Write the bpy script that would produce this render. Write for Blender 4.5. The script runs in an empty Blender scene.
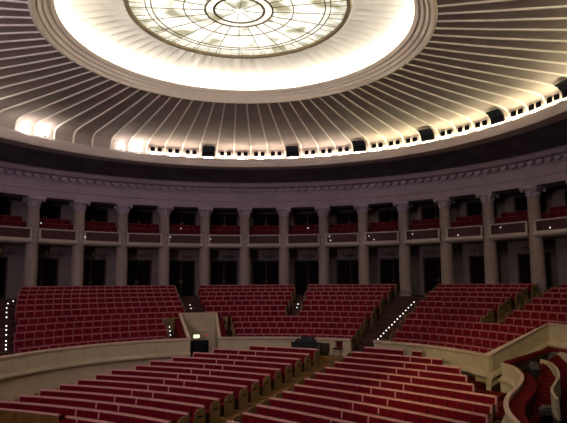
import bpy, bmesh, math, random
from mathutils import Vector, Matrix
random.seed(7)
D = bpy.data
COL = bpy.context.scene.collection
PI = math.pi
rad, sin, cos = math.radians, math.sin, math.cos
ZO = 6.0                                  # eye level above datum

# ------------------------------------------------------------------ materials
def mat(name, col, rough=.6, noise=0.0, nscale=6.0, bump=0.0, emis=None, estr=0.0, metal=0.0, col2=None, spec=.3):
    m = D.materials.new(name); m.use_nodes = True
    nt = m.node_tree; b = nt.nodes['Principled BSDF']
    b.inputs['Roughness'].default_value = rough
    b.inputs['Metallic'].default_value = metal
    b.inputs['Specular IOR Level'].default_value = .1 if name.startswith('red') else spec
    c = (*col, 1)
    if noise > 0 or col2:
        tc = nt.nodes.new('ShaderNodeTexCoord'); n = nt.nodes.new('ShaderNodeTexNoise')
        n.inputs['Scale'].default_value = nscale; n.inputs['Detail'].default_value = 4
        nt.links.new(tc.outputs['Object'], n.inputs['Vector'])
        mx = nt.nodes.new('ShaderNodeMix'); mx.data_type = 'RGBA'
        c2 = col2 or tuple(max(0, v*(1-noise)) for v in col)
        mx.inputs[6].default_value = c; mx.inputs[7].default_value = (*c2, 1)
        cr = nt.nodes.new('ShaderNodeMapRange')
        cr.inputs[1].default_value = .35; cr.inputs[2].default_value = .65
        nt.links.new(n.outputs['Fac'], cr.inputs[0]); nt.links.new(cr.outputs[0], mx.inputs[0])
        nt.links.new(mx.outputs[2], b.inputs['Base Color'])
        if bump > 0:
            bp_ = nt.nodes.new('ShaderNodeBump'); bp_.inputs['Strength'].default_value = bump
            bp_.inputs['Distance'].default_value = .02
            nt.links.new(n.outputs['Fac'], bp_.inputs['Height']); nt.links.new(bp_.outputs[0], b.inputs['Normal'])
    else:
        b.inputs['Base Color'].default_value = c
    if emis:
        b.inputs['Emission Color'].default_value = (*emis, 1); b.inputs['Emission Strength'].default_value = estr
    return m

M = {}
M['red'] = mat('red_velvet', (.165, .003, .012), .85, .25, 5)
M['red_dark'] = mat('red_plush', (.11, .006, .014), .85, .3, 5)
M['pale_wood'] = mat('pale_wood', (.74, .36, .33), .5, .2, 8)
M['pink_wood'] = mat('pink_wood', (.40, .115, .13), .5, .2, 8)
M['red_frame'] = mat('red_stained_wood', (.20, .03, .03), .5, .2, 8)
M['end_wood'] = mat('olive_wood', (.26, .17, .07), .5, .3, 6)
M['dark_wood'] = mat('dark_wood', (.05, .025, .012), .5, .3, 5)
M['seat_base'] = mat('seat_base_metal', (.04, .02, .015), .5)
M['floor_wood'] = mat('floor_wood', (.24, .115, .03), .45, .3, 3)
M['floor_tier'] = mat('tier_floor', (.07, .022, .018), .7, .3, 3)
M['carpet'] = mat('red_carpet', (.13, .005, .007), .95, .3, 12)
M['carpet_dark'] = mat('dark_carpet', (.05, .012, .010), .95, .4, 6)
M['plaster'] = mat('cream_plaster', (.50, .41, .28), .7, .12, 2)
M['plaster_cap'] = mat('cream_cap', (.66, .47, .38), .6, .1, 2)
M['mauve'] = mat('mauve_plaster', (.38, .29, .36), .8, .12, 1.5)
M['ornament'] = mat('ornament_plaster', (.42, .33, .42), .8, .12, 2)
M['shaft'] = mat('column_stone', (.36, .275, .25), .7, .15, 4)
M['wall_back'] = mat('gallery_wall', (.26, .20, .20), .85, .15, 1.5)
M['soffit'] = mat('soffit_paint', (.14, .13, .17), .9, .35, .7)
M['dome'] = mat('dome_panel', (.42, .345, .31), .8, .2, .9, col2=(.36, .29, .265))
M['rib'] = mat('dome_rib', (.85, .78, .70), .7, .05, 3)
M['dish'] = mat('dish_plaster', (.88, .85, .78), .8, .05, 2)
M['ring'] = mat('ring_cream', (.93, .82, .70), .7, .04, 2)
M['mould'] = mat('ring_moulding', (.58, .50, .48), .7, .06, 2)
M['black'] = mat('black_metal', (.010, .010, .013), .5)
M['grille'] = mat('dark_grille', (.007, .007, .009), .95, .3, 30, spec=.0)
M['blue_black'] = mat('blue_black_case', (.02, .022, .04), .4)
M['greyblue'] = mat('grey_blue_fabric', (.09, .075, .09), .8, .2, 6)
M['lattice'] = mat('balcony_lattice', (.10, .035, .042), .7, .3, 10)
M['rail_white'] = mat('balcony_white', (.50, .42, .38), .6, .1, 5)
M['brass'] = mat('aged_brass', (.25, .19, .10), .4, .3, 8, metal=.6)
M['glow'] = mat('step_glow', (.9, .9, .9), .5, emis=(.95, .97, 1), estr=2.6)
M['exit'] = mat('exit_glow', (.8, .9, .6), .5, emis=(.85, 1, .55), estr=2.2)
M['exit_green'] = mat('exit_green', (.02, .3, .08), .5, emis=(.05, .5, .12), estr=.5)
M['redlamp'] = mat('small_red_lamp', (.5, .05, .03), .5, emis=(1, .12, .05), estr=.35)
M['cove_w'] = mat('cove_lamp_warm', (1, 1, 1), .5, emis=(1, .90, .72), estr=60)
M['cove_y'] = mat('cove_lamp_yellow', (1, 1, 1), .5, emis=(1, .93, .60), estr=85)
M['flood'] = mat('flood_bulb', (1, 1, 1), .5, emis=(1, .95, .84), estr=28)
M['ring_lamp'] = mat('ring_lamp', (1, 1, 1), .5, emis=(1, .98, .90), estr=28)

def glass_material():
    m = D.materials.new('stained_glass'); m.use_nodes = True; nt = m.node_tree; N = nt.nodes; L = nt.links
    b = N['Principled BSDF']; b.inputs['Roughness'].default_value = .3
    tc = N.new('ShaderNodeTexCoord'); sp = N.new('ShaderNodeSeparateXYZ'); L.new(tc.outputs['Object'], sp.inputs[0])
    def mth(op, a, b_=None):
        n = N.new('ShaderNodeMath'); n.operation = op
        for i, v in enumerate((a, b_)):
            if v is None: continue
            if isinstance(v, (int, float)): n.inputs[i].default_value = v
            else: L.new(v, n.inputs[i])
        return n.outputs[0]
    r = mth('SQRT', mth('ADD', mth('MULTIPLY', sp.outputs[0], sp.outputs[0]), mth('MULTIPLY', sp.outputs[1], sp.outputs[1])))
    no = N.new('ShaderNodeTexNoise'); no.inputs['Scale'].default_value = .85; no.inputs['Detail'].default_value = 1.5
    L.new(tc.outputs['Object'], no.inputs['Vector'])
    no2 = N.new('ShaderNodeTexNoise'); no2.inputs['Scale'].default_value = 5; no2.inputs['Detail'].default_value = 3
    L.new(tc.outputs['Object'], no2.inputs['Vector'])
    v = N.new('ShaderNodeTexVoronoi'); v.inputs['Scale'].default_value = 3.2; v.feature = 'DISTANCE_TO_EDGE'
    L.new(tc.outputs['Object'], v.inputs['Vector'])
    edge = mth('LESS_THAN', v.outputs[0], .035)
    patch = N.new('ShaderNodeMapRange'); patch.inputs[1].default_value = .50; patch.inputs[2].default_value = .66
    L.new(no.outputs['Fac'], patch.inputs[0])
    rim = N.new('ShaderNodeMapRange'); rim.inputs[1].default_value = 3.6; rim.inputs[2].default_value = 4.5
    L.new(r, rim.inputs[0])
    rimn = mth('MULTIPLY', rim.outputs[0], mth('GREATER_THAN', no2.outputs['Fac'], .45))
    fac = mth('MAXIMUM', mth('MULTIPLY', patch.outputs[0], .85), mth('MULTIPLY', rimn, .75))
    fac = mth('MAXIMUM', fac, mth('MULTIPLY', edge, .30))
    fac = mth('MAXIMUM', fac, mth('MULTIPLY', mth('GREATER_THAN', no2.outputs['Fac'], .56), .42))
    mx = N.new('ShaderNodeMix'); mx.data_type = 'RGBA'
    mx.inputs[6].default_value = (1, .98, .86, 1); mx.inputs[7].default_value = (.17, .15, .05, 1)
    L.new(fac, mx.inputs[0])
    L.new(mx.outputs[2], b.inputs['Emission Color']); b.inputs['Emission Strength'].default_value = 1.6
    b.inputs['Base Color'].default_value = (.3, .28, .2, 1)
    return m
M['glass'] = glass_material()
M['lead'] = mat('lead_came', (.30, .22, .12), .6)

# ------------------------------------------------------------------ mesh helpers
class MB:
    def __init__(s): s.v = []; s.f = []; s.mi = []
    def add(s, vs, fs, mi=0):
        o = len(s.v); s.v += [tuple(v) for v in vs]
        s.f += [tuple(i+o for i in f) for f in fs]; s.mi += [mi]*len(fs)
    def box(s, x0, x1, y0, y1, z0, z1, mi=0, T=None, c=0.0):
        if c > 0:       # chamfered box
            X = [(x0, x1), (y0, y1), (z0, z1)]
            bm = bmesh.new(); bmesh.ops.create_cube(bm, size=1)
            for v in bm.verts:
                v.co = Vector([X[i][0] + (v.co[i]+.5)*(X[i][1]-X[i][0]) for i in range(3)])
            bmesh.ops.bevel(bm, geom=bm.edges[:], offset=c, segments=1, affect='EDGES', clamp_overlap=True)
            vs = [v.co.copy() for v in bm.verts]; bm.verts.index_update()
            fs = [tuple(v.index for v in f.verts) for f in bm.faces]; bm.free()
        else:
            vs = [Vector((x, y, z)) for x in (x0, x1) for y in (y0, y1) for z in (z0, z1)]
            fs = [(0, 1, 3, 2), (4, 6, 7, 5), (0, 4, 5, 1), (2, 3, 7, 6), (0, 2, 6, 4), (1, 5, 7, 3)]
        if T is not None: vs = [T @ v for v in vs]
        s.add(vs, fs, mi)
    def revolve(s, prof, a0, a1, n, closed=True, cap=True, mi=0, z=0, cx=0, cy=0):
        """profile (r,z) swept about the vertical axis from azimuth a0 to a1 degrees (0 = +Y)"""
        full = abs(a1-a0) >= 359.9; m = len(prof); vs = []; fs = []
        for i in range(n if full else n+1):
            t = rad(a0+(a1-a0)*i/n)
            for r, zz in prof: vs.append((cx+r*sin(t), cy+r*cos(t), zz+z))
        cnt = n if full else n+1
        for i in range(n):
            j = (i+1) % cnt
            for k in range(m if closed else m-1):
                l = (k+1) % m
                fs.append((i*m+k, i*m+l, j*m+l, j*m+k))
        if closed and cap and not full:
            fs.append(tuple(range(m))); fs.append(tuple((cnt-1)*m+k for k in reversed(range(m))))
        s.add(vs, fs, mi)
    def sweep(s, prof, path, mi=0, cap=True):
        """closed profile (offset to the right of travel, dz) along a 3-D polyline"""
        P = [Vector(p) for p in path]; m = len(prof); vs = []; fs = []
        for i, p in enumerate(P):
            a = (P[i]-P[i-1]) if i > 0 else None; b = (P[i+1]-P[i]) if i < len(P)-1 else None
            def nn(d): d = Vector((d.x, d.y)); d.normalize(); return Vector((d.y, -d.x))
            if a is None: n = nn(b); k = 1
            elif b is None: n = nn(a); k = 1
            else:
                n1, n2 = nn(a), nn(b); n = (n1+n2).normalized(); k = 1/max(.4, n.dot(n1))
            for o, dz in prof: vs.append((p.x+n.x*o*k, p.y+n.y*o*k, p.z+dz))
        for i in range(len(P)-1):
            for k in range(m):
                l = (k+1) % m; fs.append((i*m+k, i*m+l, (i+1)*m+l, (i+1)*m+k))
        if cap: fs.append(tuple(range(m))); fs.append(tuple((len(P)-1)*m+k for k in reversed(range(m))))
        s.add(vs, fs, mi)
    def tube(s, p, q, r, n=6, mi=0):
        p, q = Vector(p), Vector(q); d = (q-p).normalized(); u = d.orthogonal().normalized(); w = d.cross(u)
        vs = []
        for c in (p, q):
            for i in range(n):
                t = 2*PI*i/n; vs.append(c+(u*cos(t)+w*sin(t))*r)
        fs = [(i, (i+1) % n, n+(i+1) % n, n+i) for i in range(n)]+[tuple(reversed(range(n))), tuple(range(n, 2*n))]
        s.add(vs, fs, mi)
    def mesh(s, name, mats, smooth=False):
        me = D.meshes.new(name); me.from_pydata(s.v, [], s.f)
        for m in (mats if isinstance(mats, (list, tuple)) else [mats]): me.materials.append(m)
        for p, i in zip(me.polygons, s.mi): p.material_index = i
        bm = bmesh.new(); bm.from_mesh(me); bmesh.ops.recalc_face_normals(bm, faces=bm.faces); bm.to_mesh(me); bm.free()
        if smooth:
            me.polygons.foreach_set('use_smooth', [True]*len(me.polygons))
            try: me.set_sharp_from_angle(angle=rad(35))
            except Exception: pass
        me.update(); return me
def link(name, me, parent=None, loc=None, rz=None):
    o = D.objects.new(name, me); COL.objects.link(o)
    if parent: o.parent = parent
    if loc: o.location = loc
    if rz is not None: o.rotation_euler = (0, 0, rz)
    return o
def build(mb, name, m, parent=None, loc=None, rz=None, smooth=False):
    return link(name, mb.mesh(name, m, smooth), parent, loc, rz)
def tag(o, label, cat, group=None, kind=None):
    if label: o['label'] = label
    if cat: o['category'] = cat
    if group: o['group'] = group
    if kind: o['kind'] = kind
    return o
def struct(o): o['kind'] = 'structure'; return o
def pol(r, phi, z=0): t = rad(phi); return (r*sin(t), r*cos(t), z+ZO)
ORD = ['zeroth', 'first', 'second', 'third', 'fourth', 'fifth', 'sixth', 'seventh', 'eighth', 'ninth', 'tenth', 'eleventh', 'twelfth',
       'thirteenth', 'fourteenth', 'fifteenth', 'sixteenth', 'seventeenth', 'eighteenth', 'nineteenth', 'twentieth']
TENS = {20: 'twenty', 30: 'thirty', 40: 'forty'}
def ordw(n):
    if n < 21: return ORD[n]
    if n == 30: return 'thirtieth'
    if n == 40: return 'fortieth'
    return TENS[n//10*10]+'-'+ORD[n % 10]

# ------------------------------------------------------------------ camera (fitted to the hall's circles)
FW = Vector((.0133527, .9913765, .1303623)); RT = Vector((.9999030, -.0127214, -.0056741)); UP = Vector((.0039668, -.1304254, .9914502))
CAM = Vector((1.52817, -21.5185, 0)); FPX = 541.774
cam = D.cameras.new('camera'); co = D.objects.new('camera', cam); COL.objects.link(co)
cam.sensor_width = 36; cam.lens = FPX*36/567; cam.clip_end = 300
co.matrix_world = Matrix(((RT.x, UP.x, -FW.x, CAM.x), (RT.y, UP.y, -FW.y, CAM.y), (RT.z, UP.z, -FW.z, CAM.z+ZO), (0, 0, 0, 1)))
bpy.context.scene.camera = co
def proj(p):
    d = Vector(p)-Vector((CAM.x, CAM.y, ZO)); z = d.dot(FW)
    return (283.5+FPX*d.dot(RT)/z, 211.5-FPX*d.dot(UP)/z) if z > .1 else (-999, -999)
def at(u, v, z):
    """where the sight line through a point of the photo meets the level z"""
    d = FW+RT*((u-283.5)/FPX)+UP*((211.5-v)/FPX); p = CAM+d*(z/d.z); return Vector((p.x, p.y, z+ZO))

# ------------------------------------------------------------------ tiers of the amphitheatre
RR = [11.9+.8*k for k in range(11)]
ZR = [-3.04, -2.74, -2.44, -2.14, -1.84, -1.50, -1.18, -.885, -.61, -.36, -.14]
SH = .86
ZF = [z-SH for z in ZR]
def tier_top(r):
    if r <= RR[0]: return ZR[0]
    if r >= RR[-1]: return ZR[-1]
    i = int((r-RR[0])/.8); t = (r-RR[i])/.8; return ZR[i]*(1-t)+ZR[min(10, i+1)]*t
def tier_floor_at(r):
    for k in range(11):
        if r < RR[k]+.22: return ZF[k]
    return ZF[-1]
def on_tier(u, v, lift):
    """sight line meets the stepped floor raised by lift"""
    d = FW+RT*((u-283.5)/FPX)+UP*((211.5-v)/FPX); t = 20.
    while t < 60:
        p = CAM+d*t; r = math.hypot(p.x, p.y)
        if p.y > -8 and r > 10.9 and p.z <= tier_floor_at(r)+lift: break
        t += .02
    return Vector((p.x, p.y, p.z+ZO))

AMP0, AMP1 = -92, 84
VOM = (-18.4, -9.9, 14.38)      # exit well: azimuths and back radius
RP = 10.88; ZP = -3.19         # parapet face radius and top
def tiers():
    mb = MB()
    for k in range(11):
        r0 = RP+.1 if k == 0 else RR[k-1]+.22
        r1 = RR[k]+.22 if k < 10 else 21.6
        prof = [(r0, ZF[k]+ZO), (r1, ZF[k]+ZO), (r1, ZF[k]-.6+ZO), (r0, ZF[k]-.6+ZO)]
        a1 = AMP1 if k > 3 else 73.0+.7*(3-k)
        segs = [(AMP0, VOM[0]-.1), (VOM[1]+.1, a1)] if r1 < VOM[2]+.2 else [(AMP0, a1)]
        for a, b in segs: mb.revolve(prof, a, b, max(4, int((b-a)/2)))
    return struct(build(mb, 'floor_amphitheatre', M['floor_tier']))
tiers()

# stalls floor: gently dished terraces about the stage
SX, SY = -15.9906, -23.9376
def srow(k): return 37.56-1.05*(k-1), -3.5168-.1334*(k-1)+.0049*(k-1)**2
def sxy(r, az): t = rad(az); return (SX+r*sin(t), SY+r*cos(t))
SBR = dict(zip(range(1, 15), (41.6, 44.3, 45.3, 46.5, 48.6, 49.2, 50.5, 50.9, 51.4, 51.9, 52.4, 52.9, 53.4, 54)))
def stalls_floor():
    wood = MB(); red = MB()
    ks = list(range(-2, 15))
    for k in ks:
        r, z = srow(k); zt = z-SH
        r1 = r+.28; r0 = srow(k+1)[0]+.28
        if k == 14: r0 = 13.0
        if k == -2: r1 = r+1.2
        az = 2.0
        while az < 78:
            c = sxy((r0+r1)/2, az+.5)
            h = math.hypot(*c)
            if h < 11.15 and not (c[0] > 10.6):
                mb = red if az >= SBR[max(1, min(14, k))]-.2 else wood
                q = [sxy(r0, az), sxy(r1, az), sxy(r1, az+1), sxy(r0, az+1)]
                vs = [(x, y, zt+ZO) for x, y in q]+[(x, y, zt-.35+ZO) for x, y in q]
                mb.add(vs, [(0, 1, 2, 3), (7, 6, 5, 4), (0, 4, 5, 1), (1, 5, 6, 2), (2, 6, 7, 3), (3, 7, 4, 0)])
            az += 1.0
    struct(build(wood, 'floor_stalls', M['floor_wood'])); struct(build(red, 'floor_carpet', M['carpet']))
stalls_floor()

# ------------------------------------------------------------------ theatre seats
def seat_parts(kind):
    P = {}
    tilt = Matrix.Translation((0, 0, .4)) @ Matrix.Rotation(rad(-8), 4, 'X') @ Matrix.Translation((0, 0, -.4))
    w = .273 if kind == 'tier' else .2665
    st = .024 if kind == 'tier' else .006
    b = MB(); b.box(-w+st, w-st, -.055, .0, .36, .80, T=tilt, c=.018); P['backrest'] = b.mesh('backrest', M['red'])
    f = MB(); f.box(-w, w, -.06, .045, .80, .868, T=tilt)
    if kind == 'tier':
        f.box(-w, -w+st, -.058, .0, .30, .80, T=tilt); f.box(w-st, w, -.058, .0, .30, .80, T=tilt)
    f.box(-w+st, w-st, .001, .03, .32, .80, T=tilt)
    P['frame'] = f.mesh('frame', M['pink_wood'] if kind == 'tier' else M['pale_wood'])
    s = MB(); s.box(-w+.04, w-.04, -.50, -.08, .37, .46, c=.02); P['seat'] = s.mesh('seat', M['red'])
    a = MB(); a.box(-.014, .014, -.43, -.04, .56, .595, c=.005); a.box(-.010, .010, -.36, -.10, .06, .56)
    P['armrest'] = a.mesh('armrest', M['dark_wood'] if kind != 'tier' else M['red_frame'])
    p = MB(); p.box(-w+.08, w-.08, -.40, -.06, .0, .36); P['base'] = p.mesh('base', M['seat_base'])
    e = MB()           # rounded aisle-end panel with a dark hand slot
    pts = [(-.52, 0), (.06, 0), (.06, .62), (.02, .74), (-.07, .80), (-.30, .80), (-.42, .75), (-.50, .62)]
    for x in (-.03, .03):
        pass
    n = len(pts)
    e.add([(-.028, y, z) for y, z in pts]+[(.028, y, z) for y, z in pts],
          [tuple(range(n)), tuple(reversed(range(n, 2*n)))]+[(i, n+i, n+(i+1) % n, (i+1) % n) for i in range(n)])
    P['end_panel'] = e.mesh('end_panel', M['end_wood'])
    g = MB(); g.box(-.034, .034, -.36, -.10, .50, .585, c=.01); P['hand_slot'] = g.mesh('hand_slot', M['black'])
    d = MB(); d.box(-.022, .022, -.07, .05, .32, .80, T=tilt); P['divider'] = d.mesh('divider', M['pale_wood'])
    return P
PT, PS = seat_parts('tier'), seat_parts('stalls')
def make_seat(P, name):
    root = D.objects.new(name, None); COL.objects.link(root); root.empty_display_size = .1
    w = .262
    for n in ('backrest', 'frame', 'seat', 'base'): link(n, P[n], root)
    for x in (-w, w): link('armrest', P['armrest'], root, (x, 0, 0))
    return root
def copy_thing(root):
    r = root.copy(); COL.objects.link(r)
    for ch in root.children:
        c = ch.copy(); COL.objects.link(c); c.parent = r
        for g in ch.children:
            q = g.copy(); COL.objects.link(q); q.parent = c
    return r
first = {}
def place_seat(P, name, loc, rz, label, group, ends=(), dividers=()):
    o = first.get(name)
    if o is None: o = first[name] = make_seat(P, name)
    else: o = copy_thing(PROTO[name])
    o.location = loc; o.rotation_euler = (0, 0, rz); tag(o, label, 'seat', group)
    for e in ends:
        q = link('end_panel', P['end_panel'], o, (e*.300, 0, 0)); g = link('hand_slot', P['hand_slot'], q)
    for e in dividers: link('divider', P['divider'], o, (e*.262, 0, 0))
    return o
PROTO = {}
def proto(name): PROTO.setdefault(name, first[name])
def stuff_seats(P, spots, name, label, group):
    """the many farthest seats, one object"""
    mb = MB(); mats = [M['red'], M['pink_wood'] if P is PT else M['pale_wood'], M['end_wood'], M['red_frame']]
    for (x, y, z, rz, ends, divs) in spots:
        T = Matrix.Translation((x, y, z)) @ Matrix.Rotation(rz, 4, 'Z')
        for n, mi in (('backrest', 0), ('frame', 1), ('seat', 0)):
            me = P[n]; mb.add([T @ v.co for v in me.vertices], [tuple(p.vertices) for p in me.polygons], mi)
        for s_ in (-.262, .262):
            me = P['armrest']; mb.add([T @ (v.co+Vector((s_, 0, 0))) for v in me.vertices], [tuple(p.vertices) for p in me.polygons], 3)
        for e in ends:
            me = P['end_panel']; mb.add([T @ (v.co+Vector((e*.3, 0, 0))) for v in me.vertices], [tuple(p.vertices) for p in me.polygons], 2)
        for e in divs:
            me = P['divider']; mb.add([T @ (v.co+Vector((e*.262, 0, 0))) for v in me.vertices], [tuple(p.vertices) for p in me.polygons], 1)
    tag(build(mb, name, mats), label, 'seats', group, 'stuff')

# --- stalls
SB = {  # row: left block azimuths, right block azimuths
 1: (24.81, 31.66, 34.64, 41.61), 2: (22.42, 31.68, 34.82, 44.26), 3: (21.35, 31.77, 34.89, 45.29), 4: (20.65, 31.87, 35.01, 46.5),
 5: (18.87, 31.96, 35.17, 48.6), 6: (18.61, 32.08, 35.35, 49.15), 7: (17.61, 32.26, 35.65, 50.51), 8: (17.43, 32.53, 35.94, 50.9),
 9: (17.25, 32.69, 36.24, 51.4), 10: (17.1, 32.98, 36.66, 51.9), 11: (16.14, 33.34, 37.13, 52.4), 12: (16.12, 33.77, 37.67, 52.9),
 13: (15.6, 34.23, 38.2, 53.4), 14: (25.2, 34.7, 38.7, 54)}
seats = []
PITCH = .535
for k, (a0, a1, b0, b1) in SB.items():
    r, z = srow(k)
    for blk, (s0, s1) in (('left', (a0, a1)), ('right', (b0, b1))):
        L = rad(s1-s0)*r; n = int(round(L/PITCH)); 
        for i in range(n):
            idx = (n-i) if blk == 'left' else (i+1)          # counted from the aisle
            az = s0+math.degrees((i+.5)*L/n/r) if False else (s1-math.degrees((idx-.5)*PITCH/r) if blk == 'left' else s0+math.degrees((idx-.5)*PITCH/r))
            x, y = sxy(r, az); P3 = (x, y, z-SH+ZO)
            u, v = proj((x, y, z+ZO))
            if not (-14 < u < 580 and v < 436): continue
            ends = []
            if idx == 1: ends = [1] if blk == 'left' else [-1]
            dv = []
            if idx == n: dv = [-1] if blk == 'left' else [1]
            if idx in (7, 9): dv = [1] if blk == 'left' else [-1]
            seats.append((math.dist(P3, (CAM.x, CAM.y, ZO)), P3, -rad(az), k, blk, idx, ends, dv))
seats.sort(key=lambda s: s[0])
GR = 'red seats in the curved stalls rows'
far = []
for j, (d, P3, rz, k, blk, idx, ends, dv) in enumerate(seats):
    if j >= 300: far.append((*P3, rz, ends, dv)); continue
    lab = f'red stalls seat, {blk} block, {ordw(15-k)} row from the front, {ordw(idx)} from the aisle'
    if j == 0:
        o = first['stalls_seat'] = make_seat(PS, 'stalls_seat')
        PROTO['stalls_seat'] = o
        sp = o; keep = (P3, rz, lab, ends, dv); continue
    o = copy_thing(PROTO['stalls_seat']); o.location = P3; o.rotation_euler = (0, 0, rz); tag(o, lab, 'seat', GR)
    for e in ends:
        q = link('end_panel', PS['end_panel'], o, (e*.300, 0, 0)); link('hand_slot', PS['hand_slot'], q)
    for e in dv: link('divider', PS['divider'], o, (e*.262, 0, 0))
P3, rz, lab, ends, dv = keep
sp.location = P3; sp.rotation_euler = (0, 0, rz); tag(sp, lab, 'seat', GR)
for e in ends:
    q = link('end_panel', PS['end_panel'], sp, (e*.300, 0, 0)); link('hand_slot', PS['hand_slot'], q)
for e in dv: link('divider', PS['divider'], sp, (e*.262, 0, 0))
# a short extra row by the parapet
r, z = srow(0)
for az in (35.4, 36.2, 37.0, 37.8, 39.3):
    x, y = sxy(r, az); far.append((x, y, z-SH+ZO, -rad(az), [], []))
bw = MB(); bc = MB(); r14, z14 = srow(14)
bw.revolve([(r14-.02, z14-SH), (r14+.03, z14-SH), (r14+.03, z14-.02), (r14-.02, z14-.02)], 12.5, 25.0, 14, z=ZO, cx=SX, cy=SY)
bc.revolve([(r14-.04, z14-.02), (r14+.05, z14-.02), (r14+.05, z14+.03), (r14-.04, z14+.03)], 12.5, 25.0, 14, z=ZO, cx=SX, cy=SY)
bo = build(bw, 'barrier', M['floor_wood']); build(bc, 'top_rail', M['pale_wood'], bo)
tag(bo, 'low curved wooden barrier with pale top rail before the left front stalls seats', 'barrier')
stuff_seats(PS, far, 'stalls_seats', 'rows of red stalls seats farthest back, nearest the cream parapet', GR)

# --- amphitheatre
def lerp(a, b, t): return a+(b-a)*t
tier = []
for k in range(11):
    r = RR[k]
    sL = lerp(-65.5, -56.2, k/3.8) if k < 4 else lerp(-56.2, -48.6, (k-3.8)/5.8)
    secs = []
    secs.append(('far left', -86, sL-8 if k < 5 else sL-7))
    if k >= 4:
        secs += [('left', sL, -17.0 if k > 4 else -17.6), ('centre left', -12.9, 8.8), ('centre right', 11.4, 30.4), ('right', 38.6, 58.2), ('far right', 61.7, 82)]
    else:
        secs += [('left', sL, lerp(-23.9, -22.4, k/3)), ('centre', lerp(-4.8, -6.4, k/3), 30.4), ('right', lerp(40.5, 39.2, k/3), [78.5, 76.5, 75.0, 74.0][k]-1.2)]
    for nm, a, b in secs:
        L = rad(b-a)*r; n = int(L/.548); off = (L-n*.548)/2
        for i in range(n):
            s = off+(i+.5)*.548; az = a+math.degrees(s/r)
            x, y, zz = pol(r, az, ZF[k]); u, v = proj((x, y, ZR[k]+ZO))
            if not (-12 < u < 580): continue
            ends = []
            if i == 0 and nm in ('right', 'far right', 'centre', 'centre right'): ends = [-1]
            if i == n-1 and nm in ('centre', 'centre right', 'left', 'far left', 'centre left'): ends = [1]
            if nm == 'right' and i == n-1 and k >= 4: ends = [1]
            tier.append((math.dist((x, y, zz), (CAM.x, CAM.y, ZO)), (x, y, zz), -rad(az), k, nm, i+1, ends))
tier.sort(key=lambda s: s[0])
GT = 'red seats in the raised amphitheatre rows'
far = []; keep = None
for j, (d, P3, rz, k, nm, idx, ends) in enumerate(tier):
    if j >= 300: far.append((*P3, rz, ends, [])); continue
    lab = f'red amphitheatre seat, {nm} section, {ordw(k+1)} row above parapet, {ordw(idx)} from its left'
    if j == 0:
        PROTO['amphitheatre_seat'] = make_seat(PT, 'amphitheatre_seat'); keep = (P3, rz, lab, ends); continue
    o = copy_thing(PROTO['amphitheatre_seat']); o.location = P3; o.rotation_euler = (0, 0, rz); tag(o, lab, 'seat', GT)
    for e in ends:
        q = link('end_panel', PT['end_panel'], o, (e*.305, 0, 0)); link('hand_slot', PT['hand_slot'], q)
o = PROTO['amphitheatre_seat']; P3, rz, lab, ends = keep; o.location = P3; o.rotation_euler = (0, 0, rz); tag(o, lab, 'seat', GT)
for e in ends:
    q = link('end_panel', PT['end_panel'], o, (e*.305, 0, 0)); link('hand_slot', PT['hand_slot'], q)
stuff_seats(PT, far, 'amphitheatre_seats', 'rows of red amphitheatre seats farthest back, just below the columns', GT)

# ------------------------------------------------------------------ parapet in front of the amphitheatre
def ppf(o=0):   # closed profile (r, z): cap, plain panel, bulging moulding, recessed foot
    return [(RP-.06, ZP), (RP+.20, ZP), (RP+.20, -5.5), (RP+.08, -5.5), (RP+.08, -4.22), (RP-.02, -4.16), (RP-.14, -4.10), (RP-.18, -4.02),
            (RP-.14, -3.94), (RP-.02, -3.90), (RP, -3.82), (RP, ZP-.09), (RP-.06, ZP-.06)]
def parapet(name, a, b):
    mb = MB(); mb.revolve(ppf(), a, b, int((b-a)*1.2), z=ZO)
    w = struct(build(mb, name, M['plaster'], smooth=False))
    c = MB(); c.revolve([(RP-.09, ZP+.06), (RP+.22, ZP+.06), (RP+.22, ZP), (RP-.09, ZP)], a, b, int((b-a)*1.2), z=ZO)
    build(c, 'cap', M['plaster_cap'], w)
    f = MB(); n = int((b-a)/5)      # raised panels on the face
    for i in range(n):
        t = a+(b-a)*(i+.08)/n; u = a+(b-a)*(i+.92)/n
        f.revolve([(RP-.025, ZP-.16), (RP+.01, ZP-.16), (RP+.01, ZP-.60), (RP-.025, ZP-.60)], t, u, 4, z=ZO)
    build(f, 'panel', M['plaster'], w)
parapet('wall_parapet_left', -88, VOM[0])
parapet('wall_parapet_centre', VOM[1], 31.2)
parapet('wall_parapet_right', 38.6, 78.0)

# lower closing wall behind the gap where the aisle meets the stalls
mb = MB()
for i, (a, b) in enumerate(((31.2, 33.2), (33.2, 35.3), (35.3, 38.6))): pass
for i in range(3): mb.revolve([(RP-.5+i*.35, -4.42+.17*(i+1)+ZO), (RP+.3, -4.42+.17*(i+1)+ZO), (RP+.3, -4.9+ZO), (RP-.5+i*.35, -4.9+ZO)], 31.25, 38.55, 5)
struct(build(mb, 'floor_aisle_steps', M['floor_tier']))

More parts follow.
